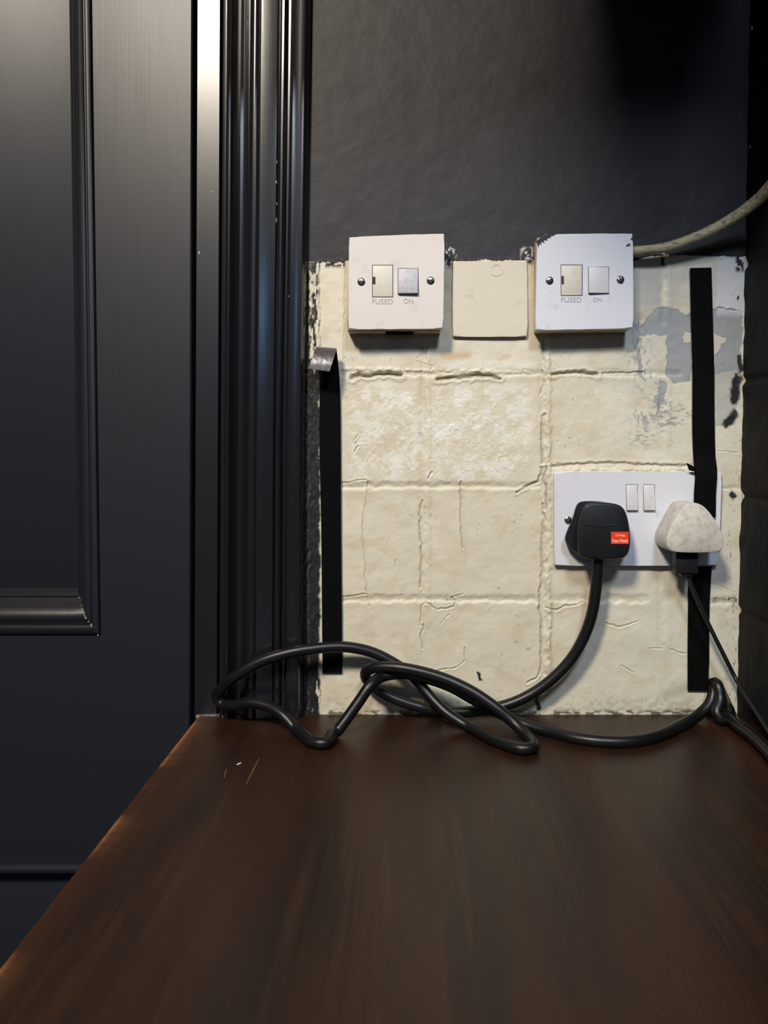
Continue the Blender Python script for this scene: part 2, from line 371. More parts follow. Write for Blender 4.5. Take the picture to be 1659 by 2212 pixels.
st = ss(0.55, 0.68, fbm(U/9, V/4, 113, 4))*np.exp(-(pdist(U, V, [(1420, 860), (1440, 910), (1490, 885), (1385, 945)])/22)**2)
mixc(st*0.8, (132, 136, 136))
mixc(ss(1545, 1552, U)*(1-ss(670, 690, V))*0.7, (214, 217, 220))
mixc(ss(1375, 1380, U)*(1-ss(1420, 1430, U))*(1-ss(650, 700, V))*0.6, (178, 174, 170))
mixc(ss(1186, 1200, U)*(1-ss(1370, 1376, U))*(1-ss(742, 752, V))*0.5, (176, 180, 176))  # greyer band right below the right fused switch
# dirt
mixc(crackmask*0.75, (88, 78, 58))
for (a, b, r) in [((1594, 815), (1587, 865), 13), ((1588, 896), (1572, 914), 12), ((1592, 640), (1590, 645), 3), ((1578, 1066), (1588, 1072), 6), ((1160, 1505), (1164, 1530), 6), ((1034, 1455), (1040, 1470), 4), ((1597, 770), (1600, 800), 6)]:
    d = pdist(U+wu*7, V+wv*7, [a, b]); mixc((1-ss(r*0.5, r*1.1, d)), (30, 30, 31))
mixc(ss(0.80, 0.84, fbm(U/4.5, V/5.5, 123, 2))*ss(0.5, 0.62, fbm(U/60, V/60, 124))*dense*0.5, (110, 96, 72))
mixc(ss(1560, 1580, U)*ss(0.68, 0.76, fbm(U/3, V/12, 125, 3))*ss(1000, 1030, V)*0.6, (80, 74, 64))
mixc(np.exp(-((V1-1297)/7)**2)*ss(1535, 1545, U)*ss(0.4, 0.6, fbm(U/5, V/3, 127)), (92, 84, 62))
mixc(np.exp(-(pdist(U, V, [(1440, 1500), (1500, 1478), (1530, 1465)])/12)**2)*0.35, (120, 105, 78))
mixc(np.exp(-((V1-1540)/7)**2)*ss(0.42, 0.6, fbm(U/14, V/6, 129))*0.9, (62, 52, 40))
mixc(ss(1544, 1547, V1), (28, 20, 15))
mixc(ss(0.5, 0.62, fbm(U/9, V/9, 131))*np.exp(-((V-1520)/14)**2)*0.35, (150, 142, 124))
# black paint: the strip beside the frame, the upper wall and its ragged edge
sb = ss(0.38, 0.47, fbm(U/5, V/26, 141, 4) + 0.5*ss(770, 815, V) - 0.28*ss(1440, 1500, V)*ss(668, 676, U) - 0.12*ss(685, 692, U) - 0.20*ss(0.50, 0.62, fbm(U/7, V/12, 143)))
mixc(sb*strip*ss(560, 570, V), (30, 30, 31))
mixc(ss(0.60, 0.68, fbm(U/3, V/16, 145))*np.exp(-((U1-676)/4)**2)*(1-ss(760, 790, V))*ss(560, 575, V), (140, 120, 70))
mixc((1-ss(664, 671, U1)), (20, 20, 22))
blk = (V < bnd+wv*3)
def near(x0, x1, y0, y1, seed, th):
    k = ss(x0-5, x0+3, U)*(1-ss(x1-3, x1+5, U))*ss(y0-5, y0+3, V)*(1-ss(y1-6, y1+4, V))
    return k*(fbm(U/5, V/6, seed, 3) > th)
blk = blk.astype(float)
for k in (near(964, 978, 540, 580, 151, .42), near(1138, 1152, 548, 572, 153, .5), near(1590, 1606, 540, 588, 155, .36), near(700, 745, 560, 578, 157, .5), near(1428, 1436, 552, 575, 159, .5), near(1360, 1384, 545, 560, 161, .4)):
    blk = np.maximum(blk, k)
mixc(blk, (37, 35, 37))
# flecks of white scraping through at the edge
for k in (near(962, 985, 530, 556, 163, .60), near(1126, 1150, 536, 562, 165, .56), near(1416, 1450, 545, 556, 167, .62)): mixc(k, (190, 186, 178))
co = np.stack([XX, -H*0.001, ZZ], -1).reshape(-1, 3).astype(np.float32)
nz, nx = XX.shape
idx = np.arange(nz*nx).reshape(nz, nx)
q = np.stack([idx[:-1, :-1], idx[:-1, 1:], idx[1:, 1:], idx[1:, :-1]], -1).reshape(-1, 4)
me = bpy.data.meshes.new('wall_back')
me.vertices.add(len(co)); me.vertices.foreach_set('co', co.ravel())
me.loops.add(q.size); me.loops.foreach_set('vertex_index', q.ravel().astype(np.int32))
me.polygons.add(len(q)); me.polygons.foreach_set('loop_start', np.arange(0, q.size, 4, dtype=np.int32)); me.polygons.foreach_set('loop_total', np.full(len(q), 4, np.int32))
me.polygons.foreach_set('use_smooth', np.ones(len(q), bool))
me.update(calc_edges=True)
at = me.color_attributes.new('paint', 'FLOAT_COLOR', 'POINT')
at.data.foreach_set('color', np.concatenate([col.reshape(-1, 3), np.ones((len(co), 1))], 1).astype(np.float32).ravel())
me.materials.append(M['tile'])
wb = bpy.data.objects.new('wall_back', me); COL.objects.link(wb); struct(wb)

# ------------------------------------------------------------------ right wall of black painted brick
def right_wall():
    bm = bmesh.new(); x0 = W(1600, 960).x
    ys = np.concatenate([np.linspace(0.0, -0.14, 71), np.linspace(-0.15, -0.50, 20)]); zz = np.linspace(0.0, 2.3, 1151)
    jz = [W(1610, v).z for v in (330, 571, 818, 1062, 1318)]; ch = (jz[1]-jz[4])/3
    rows = []
    Y, Z = np.meshgrid(ys, zz); k = (Z-jz[4])/ch; fr = k-np.floor(k); dj = np.minimum(fr, 1-fr)*ch*1000
    h = -3.2*np.exp(-(dj/3.2)**2) + (fbm(Y*60, Z*60, 171)-.5)*2.4
    stag = (np.floor(k) % 2)*0.5
    bl = (-Y/0.22+stag+0.72); fb = bl-np.floor(bl); db = np.minimum(fb, 1-fb)*220
    h += -3.0*np.exp(-(db/4)**2)
    # upper edge of the wall leans out a little
    lean = (Z-1.0)*0.004
    X = x0 + 0.001 - h*0.001 + lean
    V3 = [[bm.verts.new((X[i, j], Y[i, j], Z[i, j])) for j in range(len(ys))] for i in range(len(zz))]
    for i in range(len(zz)-1):
        for j in range(len(ys)-1): bm.faces.new((V3[i][j], V3[i][j+1], V3[i+1][j+1], V3[i+1][j]))
    me = bpy.data.meshes.new('wall_right'); bm.to_mesh(me); bm.free()
    return struct(link('wall_right', me, M['brick_dark'], None, None))
right_wall()
def sbox(name, lo, hi, m, bevel=0):
    bm = bmesh.new(); box_bm(bm, lo, hi, bevel); return struct(from_bm(name, bm, m))
sbox('floor', (-1.3, -1.2, -0.05), (0.31, 0.06, 0.0), M['void'])
bm = bmesh.new()                                     # unseen splayed box, added to cast the shadow on the upper right wall
ft = [(0.146, -0.004), (-0.112, -0.54), (0.284, -0.54), (0.284, -0.004)]
lo_ = [bm.verts.new((x, y, 1.53)) for x, y in ft]; hi_ = [bm.verts.new((x, y, 2.28)) for x, y in ft]
bm.faces.new(lo_); bm.faces.new(hi_[::-1])
for i in range(4): bm.faces.new((lo_[i], lo_[(i+1) % 4], hi_[(i+1) % 4], hi_[i]))
struct(from_bm('added_shadow_blocker', bm, M['wall_dark']))

# ------------------------------------------------------------------ door frame and its architrave
XD = lambda u: W(u, 960, 0).x
def extrude_profile(name, prof, z0, z1, m, parent=None, nz=60, seed=0, wob=0.00012, lean=None):
    bm = bmesh.new(); zz = np.linspace(z0, z1, nz); rd = random.Random(seed); cols = []
    for z in zz:
        row = []; wy = wob*0.3*(rd.random()-.5)
        for i, (x, y) in enumerate(prof):
            row.append(bm.verts.new((x + (lean(i, z) if lean else 0), y + wy, z)))
        cols.append(row)
    n = len(prof)
    for i in range(nz-1):
        for j in range(n-1): bm.faces.new((cols[i][j], cols[i][j+1], cols[i+1][j+1], cols[i+1][j]))
    return from_bm(name, bm, m, parent, 28)
def smooth_prof(pts):
    return [(XD(u), y*0.001) for u, y in pts]
lean = lambda i, z: 0.0
fp = smooth_prof([(422, 30), (422, 2), (422.4, -0.6), (423.2, -1.3), (424.2, -1.5), (424.6, -1.5), (470.6, -1.5), (471, -1.5), (471.8, -1.1), (472.3, 0), (472.5, 12)])
frame = struct(extrude_profile('trim_1', fp, ZS-0.05, 2.3, M['gloss_black'], seed=1, lean=lambda i, z: (z-1.0)*0.0135))
ap = smooth_prof([(473.5, 12), (478, 10), (479.5, -2), (480, -6), (481, -7.6), (483.5, -8), (489, -8.2), (491, -9), (493, -10.2), (496, -11), (499, -10.6), (502, -8.8), (505, -5.5),
                  (509, -1.8), (514, 0.2), (520, 0.8), (526, -0.2), (531, -3), (534, -6.5), (537, -9.4), (541, -11.8), (546, -13), (551, -13.1), (556, -12.3), (558.5, -11.2), (559.5, -12.6),
                  (561.6, -13.0), (562, -13.0), (594, -12.4), (594.4, -12.35), (596, -11.6), (597, -8.5), (598.6, -8.5), (599.6, -12.3), (604, -13.6), (608, -13.8), (611, -12.6), (612.5, -9.5), (615, -8.0), (619, -8.2), (622, -10.5), (624, -12.8), (627, -13.6),
                  (631, -13.2), (640, -12.8), (647, -12.9), (650.5, -12.4), (653.5, -10.5), (656, -7), (658, -2), (660, 3), (662, 6)])
arch = struct(extrude_profile('trim_2', ap, ZS+0.0005, 2.3, M['arch_black'], seed=2, lean=lambda i, z: (z-1.0)*(0.0135+(0.009 if z > 1 else -0.006)*min(1, i/60))))
M['chip'] = mat('bare_chip', (176, 172, 160), 0.6, bump=[((600, 600, 600), 2, 0.2, 0.0003)])
def nick(u, v, y, su, sv, parent):
    c = W(u, v, y); bm = bmesh.new(); r = bmesh.ops.create_icosphere(bm, subdivisions=2, radius=1.0)
    for q in r['verts']: q.co = Vector((q.co.x*su, q.co.y*0.0003, q.co.z*sv))*(0.85+0.3*random.random()) + c
    return from_bm('paint_chip', bm, M['chip'], parent)
for a in ((457, 415, -0.0017, .0006, .0009), (430, 546, -0.0015, .0007, .0013)): nick(*a, frame)
for a in ((597, 475, -0.0122, .0003, .0022), (598, 440, -0.0122, .0003, .0012), (597, 393, -0.0122, .0004, .0016), (624, 640, -0.0128, .0004, .0006), (598, 350, -0.0122, .0003, .0014)): nick(*a, arch)
M['caulk'] = mat('grey_caulk', (104, 100, 96), 0.45, mottle=[((60, 58, 56), (150, 150, 150), 0.45, 0.65)], bump=[((250, 250, 250), 3, 0.3, 0.001)])
P = [W(425, 1549, -0.002), W(445, 1548, -0.0025), W(468, 1547, -0.003), W(486, 1546, -0.007)]
struct(tube('trim_5', P, 0.0021, M['caulk'], None, 10, 0.003, 0.2))
# ------------------------------------------------------------------ panelled door
YD = 0.011
door = bpy.data.objects.new('door_1', None); COL.objects.link(door); struct(door)
sx0 = W(212, 960, YD).x; sx1 = W(412, 960, YD).x; zb = W(0, 1372, YD).z; zlow = W(60, 1884, YD).z
def part_box(name, lo, hi, m, parent, bevel=0.001):
    bm = bmesh.new(); box_bm(bm, lo, hi, bevel); return from_bm(name, bm, m, parent)
bm = bmesh.new()
zz = np.linspace(0.02, 2.28, 80)
sl = lambda z: (z-1.0)*0.0135
pr = [(sx0, YD+0.02), (sx0, YD+0.0002), (sx0+0.0002, YD), (sx1-0.0012, YD), (sx1, YD+0.0012), (sx1, YD+0.035)]
from_bm('stile_tmp', bm, None) if False else bm.free()
extrude_profile('stile', pr, 0.02, 2.28, M['door_black'], door, 60, 3, 0.0001, lambda i, z: sl(z) if i > 2 else (z-1.0)*0.0)
part_box('bottom_rail', (-1.0, YD+0.00002, zlow), (sx0+0.0005, YD+0.035, zb), M['door_black'], door, 0.0)
part_box('panel', (-1.0, YD+0.014, zb-0.002), (sx0+0.004, YD+0.03, 2.28), M['door_black'], door)
part_box('kick_board', (-1.0, YD+0.012, 0.02), (sx0+0.001, YD+0.034, zlow), M['door_black'], door)
part_box('rail_bead', (-1.0, YD-0.004, zlow), (sx0+0.06, YD+0.002, zlow+0.007), M['door_black'], door, 0.0025)
# mouldings: t from outer edge (0) to inner edge (1), h towards the room
mp = [(0, -6), (0.02, 1.0), (0.05, 2.6), (0.10, 3.3), (0.18, 3.5), (0.24, 2.6), (0.27, 0.9), (0.30, 0.9), (0.33, 2.2), (0.40, 3.0), (0.48, 2.8), (0.58, 1.2), (0.68, -2.2), (0.78, -6.0), (0.86, -8.6), (0.89, -8.8), (0.91, -7.8), (0.96, -8.2), (1.0, -10), (1.0, -14)]
wx, wz = 0.0245, 0.0375
def moulding(side):
    bm = bmesh.new(); n = 60; rows = []
    for k in range(n+1):
        row = []
        for t, h in mp:
            xo = sx0 - t*wx; zo = zb + t*wz
            if side == 'v': p = (xo - (zo+(2.28-zo)*k/n-1.0)*0.0, YD-h*0.001, zo + (2.28-zo)*k/n)
            else: p = (xo + (-1.0-xo)*k/n, YD-h*0.001, zo)
            row.append(bm.verts.new(p))
        rows.append(row)
    for a, b in zip(rows[:-1], rows[1:]):
        for j in range(len(mp)-1): bm.faces.new((a[j], a[j+1], b[j+1], b[j]))
    return from_bm('moulding', bm, M['gloss_black'] if side == 'h' else M['door_black'], door, 30)
moulding('v'); moulding('h')
# bare chips along the mitre
bm = bmesh.new(); rd = random.Random(8)
for k in range(11):
    t = 0.04+0.80*k/10 + rd.uniform(-.035, .035)
    h = np.interp(t, [a for a, b in mp], [b for a, b in mp])
    c = Vector((sx0 - t*wx - 0.0015, YD-(h+0.15)*0.001, zb+t*wz)); s = rd.choice((0.0003, 0.0005, 0.0007, 0.0012))
    r = bmesh.ops.create_icosphere(bm, subdivisions=1, radius=s)
    for v in r['verts']: v.co = Vector((v.co.x*rd.uniform(.5, 1.1), v.co.y*0.4, v.co.z*rd.uniform(.8, 1.6))) + c
cm = mat('bare_chip', (168, 160, 120), 0.6, bump=[((600, 600, 600), 2, 0.2, 0.0003)])
from_bm('paint_chip', bm, cm, door)['label'] = 'bare cream chips in the black paint along the mitre'
# dark void behind the door gap and a jamb
struct(sbox('trim_4', (sx1-0.01, YD+0.036, 0.0), (XD(700), YD+0.06, 2.3), M['void']))

# ------------------------------------------------------------------ shelf
def shelf():
    xl = S(415, 1558).x; xr = W(1600, 960).x+0.0005; yb = -0.0005; yf = -0.60; th = 0.028
    xa = XD(660)
    prof = []                               # (x, z) round worn left edge then flat top
    for k in range(9):
        a = math.pi - k*math.pi/2/8
        prof.append((xl+0.004+0.004*math.cos(a), ZS-0.004+0.004*math.sin(a)))
    prof = [(xl+0.002, ZS-th), (xl, ZS-th+0.003), (xl, ZS-0.012)] + prof + [(x, ZS) for x in np.linspace(xl+0.006, xr, 60)]
    ys = np.linspace(yf, yb, 400)
    bm = bmesh.new(); wl = bm.verts.layers.float.new('wear'); rows = []
    rd = np.random.default_rng(4); nx_ = len(prof)
    yy = np.array(ys)
    chip = fbm(yy*38, yy*0+2.3, 181, 4); chip2 = fbm(yy*14, yy*0+7.7, 187, 3)
    for i, y in enumerate(ys):
        row = []
        for j, (x, z) in enumerate(prof):
            yb2 = y
            # shallow nicks along the arris
            nick = max(0, chip[i]-0.62)*0.006 if j < 14 else 0
            v = bm.verts.new((x+nick, yb2, z-nick*0.6 if j > 3 else z))
            e = math.exp(-((j-9.5)/2.0)**2)
            v[wl] = min(1, e*max(0, min(1, (chip[i]*0.5+chip2[i]*0.5-0.47)*7))*0.75 + (0.07*math.exp(-((j-8)/3.5)**2)))
            row.append(v)
        rows.append(row)
    for a, b in zip(rows[:-1], rows[1:]):
        for j in range(nx_-1): bm.faces.new((a[j], a[j+1], b[j+1], b[j]))
    # ends and underside
    for r_ in (rows[0], rows[-1]):
        c1 = bm.verts.new((xr, r_[0].co.y, ZS-th)); bm.faces.new(r_+[c1])
        if r_ is rows[0]: ca = c1
        else: cb = c1
    bm.faces.new((rows[0][0], rows[-1][0], cb, ca))
    o = from_bm('wooden_shelf', bm, M['wood'], None, 40)
    return tag(o, 'dark brown varnished wooden shelf board with a worn left edge below the tiles', 'shelf')
shelf()

# scratches and a fleck of paint lie in the shelf's own surface
def fleck(pts, wdt, m, name, label, cat):
    bm = bmesh.new(); P = [S(u, v, 0.0) for u, v in pts]; n = len(P); up = Vector((0, 0, 0.0003)); rows = []
    for i, p in enumerate(P):
        d = (P[min(i+1, n-1)]-P[max(i-1, 0)]).normalized(); s = Vector((-d.y, d.x, 0))*wdt*(0.4 if i in (0, n-1) and n > 2 else 1)
        rows.append([bm.verts.new(q) for q in (p-s-up, p-s*0.6+up, p+s*0.6+up, p+s-up)])
    for a, b in zip(rows[:-1], rows[1:]):
        for k in range(4): bm.faces.new((a[k], b[k], b[(k+1) % 4], a[(k+1) % 4]))
    bm.faces.new(rows[0]); bm.faces.new(rows[-1][::-1])
    return from_bm(name, bm, m, bpy.data.objects['wooden_shelf'])
M['scratch'] = mat('scratched_wood', (120, 88, 54), 0.5, bump=[((500, 500, 500), 2, 0.2, 0.0003)])
M['speck'] = mat('white_speck', (225, 220, 205), 0.5, bump=[((500, 500, 500), 2, 0.2, 0.0003)])
fleck([(560, 1638), (548, 1662), (532, 1694)], 0.0007, M['scratch'], 'scratch', '', '')
fleck([(489, 1662), (484, 1680)], 0.0005, M['scratch'], 'scratch', '', '')
fleck([(512, 1652), (520, 1648)], 0.0009, M['speck'], 'paint_speck', '', '')
fleck([(1511, 1556), (1515, 1556)], 0.0010, M['speck'], 'paint_speck', '', '')

# ------------------------------------------------------------------ fused spurs
def screw(u, v, y, parent, ang=0.0, r=0.0032):
    c = W(u, v, y); bm = bmesh.new(); n = 28
    rings = []
    for rr, h in ((r, 0.0), (r, 0.0007), (r*0.8, 0.0012), (r*0.45, 0.0015)):
        rings.append([bm.verts.new((c.x+rr*math.cos(2*math.pi*k/n), y-h, c.z+rr*math.sin(2*math.pi*k/n))) for k in range(n)])
    for a, b in zip(rings[:-1], rings[1:]):
        for k in range(n): bm.faces.new((a[k], a[(k+1) % n], b[(k+1) % n], b[k]))
    bm.faces.new(rings[-1])
    s = from_bm('screw', bm, M['steel'], parent, 50); s['label'] = 'slotted steel screw'
    bm = bmesh.new(); d = Vector((math.cos(ang), 0, math.sin(ang))); p = Vector((-d.z, 0, d.x)); hw = 0.00055
    for yy, sgn in ((y-0.00165, 1),):
        f = [bm.verts.new(Vector((c.x, yy, c.z)) + d*a*r*0.93 + p*b*hw) for a, b in ((-1, -1), (1, -1), (1, 1), (-1, 1))]
        k = [bm.verts.new(q.co + Vector((0, 0.0012, 0))) for q in f]
        bm.faces.new(f); bm.faces.new(k[::-1])
        for i in range(4): bm.faces.new((f[i], k[i], k[(i+1) % 4], f[(i+1) % 4]))
    o = from_bm('screw_slot', bm, M['seam'], None); o.parent = s
def seam_frame(name, u0, v0, u1, v1, y, parent, t=1.3):
    bm = bmesh.new()
    for a in ((u0-t, v0-t, u1+t, v0), (u0-t, v1, u1+t, v1+t), (u0-t, v0, u0, v1), (u1, v0, u1+t, v1)):
        add_prism(bm, pxz(rect(*a), y), y-0.00015, y+0.0005)
    return from_bm(name, bm, M['seam'], parent)
def rocker(name, u0, v0, u1, v1, y, m, parent, top, bot, lft=0, rgt=0):
    """a rocker whose top/bottom/left/right edges stand out by the given metres"""
    bm = bmesh.new(); cs = [(u0, v1, bot+lft), (u1, v1, bot+rgt), (u1, v0, top+rgt), (u0, v0, top+lft)]
    f = []; k = []
    for u, v, h in cs:
        p = W(u, v, y); f.append(bm.verts.new((p.x, y-h, p.z))); k.append(bm.verts.new((p.x, y+0.001, p.z)))
    ff = bm.faces.new(f); bm.faces.new(k[::-1])
    for i in range(4): bm.faces.new((f[i], k[i], k[(i+1) % 4], f[(i+1) % 4]))
    bmesh.ops.bevel(bm, geom=list(ff.edges), offset=0.0006, segments=3, profile=0.5, affect='EDGES')
    return from_bm(name, bm, m, parent)
def chipped(poly, n, amp, seed):
    """a plate outline with a few nicks along its edges"""
    rd = random.Random(seed); out = []
    for (a, b) in zip(poly, poly[1:]+poly[:1]):
        out.append(a)
        for k in range(1, n):
            t = k/n; out.append((a[0]+(b[0]-a[0])*t + rd.uniform(-amp, amp), a[1]+(b[1]-a[1])*t + rd.uniform(-amp, amp)))
    return out
def spur(label, plate, box, y, m, fuse, sw, sw_m, s1, s2, a1, a2, t1, t2, tilt, notch):
    c = W(sum(p[0] for p in plate)/4, sum(p[1] for p in plate)/4, 0)
    root = thing('fused_switch', label, 'switch', (c.x, 0, c.z), 'fused switches on the tiled wall')
    slab('back_box', box, y+0.0075, 0.003, M['back_box'], root, 0.001)
    slab('face_plate', chipped(plate, 9, 0.5, 3), y, y+0.0078, m, root, 0.0011)
    seam_frame('seam', *fuse, y, root)
    fc = slab('fuse_carrier', rect(*fuse), y-0.0004, y+0.001, M['fuse'], root, 0.0003)
    n = slab('pull_slot', rect(*notch), y-0.0006, y+0.0005, M['seam'], None); n.parent = fc
    rocker('rocker', *sw, y, sw_m, root, *tilt)
    seam_frame('seam', *sw, y, root, 0.8)
    screw(*s1, y, root, a1); screw(*s2, y, root, a2)
    text_mesh('lettering', 'FUSED', *t1, y-0.0001, M['letter'], root)
    text_mesh('lettering', 'ON', *t2, y-0.0001, M['letter'], root)
    return root
spur('warm-tinted white fused switch nearer the door frame, grey rocker and FUSED ON lettering', [(752, 711), (957, 710), (960, 504), (754, 512)],
     [(750, 716), (952, 716), (953, 511), (756, 516)], -0.024, M['plate_warm'], (805, 573.5, 848, 641), (860, 580, 903, 635), M['rocker_grey'],
     (780.5, 608.5), (930, 606), 0.0, 0.0, (804, 849, 646, 657), (872, 893, 645, 656), (0.0003, 0.0030, 0, 0.0008), (805, 598, 811, 614))
spur('bluish white fused switch with chipped black corner beside the cream cable', [(1157, 713), (1368, 709), (1367, 504), (1182, 506), (1174, 512), (1160, 520)],
     [(1159, 716), (1361, 713), (1361, 510), (1160, 513)], -0.023, M['plate_cool'], (1212.5, 573, 1257, 638), (1271, 577, 1315, 634), M['rocker_white'],
     (1187, 606), (1340, 604), 0.6, 2.2, (1212, 1256, 642, 653), (1281, 1300, 643, 652), (0.0004, 0.0016, 0.0012, 0), (1213, 596, 1218, 614))
M['smear'] = mat('brushed_black_smear', (38, 36, 36), 0.5, spec=0.3, bump=[((700, 700, 700), 3, 0.3, 0.0004)])
sp1 = bpy.data.objects['fused_switch.001']
slab('paint_smear', [(1163, 535), (1159, 520), (1172, 511), (1181, 506), (1202, 505.5), (1196, 509), (1187, 511), (1191, 513), (1180, 516), (1184, 519), (1174, 519), (1177, 525), (1169, 522), (1170, 530), (1166, 526)], -0.02325, -0.0225, M['smear'], sp1)
slab('paint_smear', [(1367, 520), (1362, 517), (1366, 511), (1367.5, 512)], -0.0232, -0.0225, M['smear'], sp1)
slab('paint_smear', [(1351, 533), (1356, 527), (1362, 526), (1361, 531)], -0.0232, -0.0225, M['seam'], sp1)
# knock-out hole in the underside of the left box
hb = bmesh.new(); a = W(833, 717, -0.016); b = W(893, 717, -0.016)
box_bm(hb, (a.x, -0.0155, a.z-0.0012), (b.x, -0.005, a.z+0.002), 0.0005)
sp0 = bpy.data.objects['fused_switch']; from_bm('cable_entry', hb, M['void'], sp0)

# blank cover between the two
cv = slab('cover_plate', chipped(rect(978, 565, 1139, 727), 6, 0.6, 5), -0.0042, 0.001, M['cream'], None, 0.0010)
tag(cv, 'square cream blank cover board painted over, between the two fused switches', 'cover plate')
# ring stain of old paint on the cover
bm = bmesh.new(); c0 = (1072, 584)
pts = [(c0[0]+13*math.cos(t)*(1+.15*math.sin(3*t)), c0[1]+12*math.sin(t)) for t in np.linspace(-2.6, 2.4, 40)]
P = [W(u, v, -0.0043) for u, v in pts]
tube('paint_ring', P, 0.00035, M['fuse'], cv, 8, 0.002)

# ------------------------------------------------------------------ double socket
YP = -0.0065
ds_c = W(1378, 1120, 0)
ds = thing('double_socket', 'white double wall socket with two rocker switches low on the tiled wall', 'socket', (ds_c.x, 0, ds_c.z))
slab('face_plate', chipped([(1198, 1222), (1552, 1222), (1560, 1020), (1197, 1020)], 10, 0.5, 9), YP, 0.001, M['plate_cool'], ds, 0.0012)
for (u0, u1) in ((1353, 1377), (1390, 1414)):
    rocker('rocker', u0, 1049, u1, 1102, YP, M['rocker_white'], ds, 0.0004, 0.0030)
    seam_frame('seam', u0, 1047, u1, 1102, YP, ds, 0.7)
screw(1227, 1123, YP, ds, 1.5)

# ------------------------------------------------------------------ lofted plugs
def star(poly, n=72, it=3, c=None):
    P = [Vector(p) for p in poly]
    for _ in range(it):
        Q = []
        for a, b in zip(P, P[1:]+P[:1]): Q += [a*0.75+b*0.25, a*0.25+b*0.75]
        P = Q
    c = Vector(c) if c else sum(P, Vector((0, 0)))/len(P); out = []
    for k in range(n):
        t = 2*math.pi*k/n; d = Vector((math.cos(t), math.sin(t))); best = 0
        for a, b in zip(P, P[1:]+P[:1]):
            e = b-a; den = d.x*e.y-d.y*e.x
            if abs(den) < 1e-9: continue
            w_ = a-c; s = (w_.x*e.y-w_.y*e.x)/den; q = (w_.x*d.y-w_.y*d.x)/den
            if s > 0 and -1e-6 <= q <= 1+1e-6: best = max(best, s)
        out.append(c+d*best)
    return c, out
def loft(name, rings, m, parent, cap=True, smooth=50):
    """rings: list of (list of px points, depth, scale about centre)"""
    bm = bmesh.new(); R = []
    for (c, pts), y, s in rings:
        R.append([bm.verts.new(W(*(c+(p-c)*s), y)) for p in pts])
    for a, b in zip(R[:-1], R[1:]):
        n = len(a)
        for k in range(n): bm.faces.new((a[k], a[(k+1) % n], b[(k+1) % n], b[k]))
    bm.faces.new(R[0]); bm.faces.new(R[-1])
    return from_bm(name, bm, m, parent, smooth)
YB = YP-0.0008
face = star([(1272, 1084), (1330, 1086), (1352, 1100), (1362, 1150), (1360, 1196), (1340, 1210), (1256, 1208), (1247, 1190), (1247, 1140), (1258, 1096)], c=(1304, 1148))
back = star([(1256, 1081), (1316, 1084), (1336, 1100), (1346, 1150), (1340, 1192), (1322, 1203), (1252, 1202), (1222, 1176), (1219, 1158), (1238, 1118), (1244, 1090)], c=(1284, 1145))
pl_c = W(1304, 1148, YB)
plug = thing('power_plug', 'black three pin plug with orange fuse label and long looping black flex', 'plug', (pl_c.x, -0.02, pl_c.z))
YF = YB-0.029
loft('plug_base', [(back, YB, 0.97), (back, YB-0.002, 1.0), (back, YB-0.011, 1.0), (back, YB-0.0125, 0.975)], M['rubber'], plug)
loft('plug_cover', [(face, YB-0.010, 0.93), (face, YB-0.0135, 0.965), (face, YB-0.022, 1.0), (face, YF+0.0035, 1.0), (face, YF+0.0015, 0.985), (face, YF+0.0004, 0.955), (face, YF, 0.91)], M['rubber'], plug)
# moulded ridge across the plug face
P = [W(u, v, YF-0.0001) for u, v in ((1262, 1133), (1285, 1136), (1310, 1136), (1332, 1133))]
tube('moulded_ridge', P, 0.0005, M['rubber'], plug, 8, 0.003)
text_mesh('moulded_mark', 'BS 1363', 1290, 1324, 1114, 1123, YF-0.00005, M['rubber'], plug, 0.0003) if False else None
lb = slab('fuse_label', rect(1320, 1149, 1358, 1175), YF-0.0004, YF+0.0002, M['orange'], plug)
lb['label'] = 'orange-red fuse rating label with white print'
text_mesh('print', '13 Amp', 1330, 1350, 1153.5, 1160.5, YF-0.0005, M['print'], None, 0.0002, 0.01).parent = lb
text_mesh('print', 'Fuse Fitted', 1323, 1356, 1164.5, 1171.5, YF-0.0005, M['print'], None, 0.0002, 0.01).parent = lb

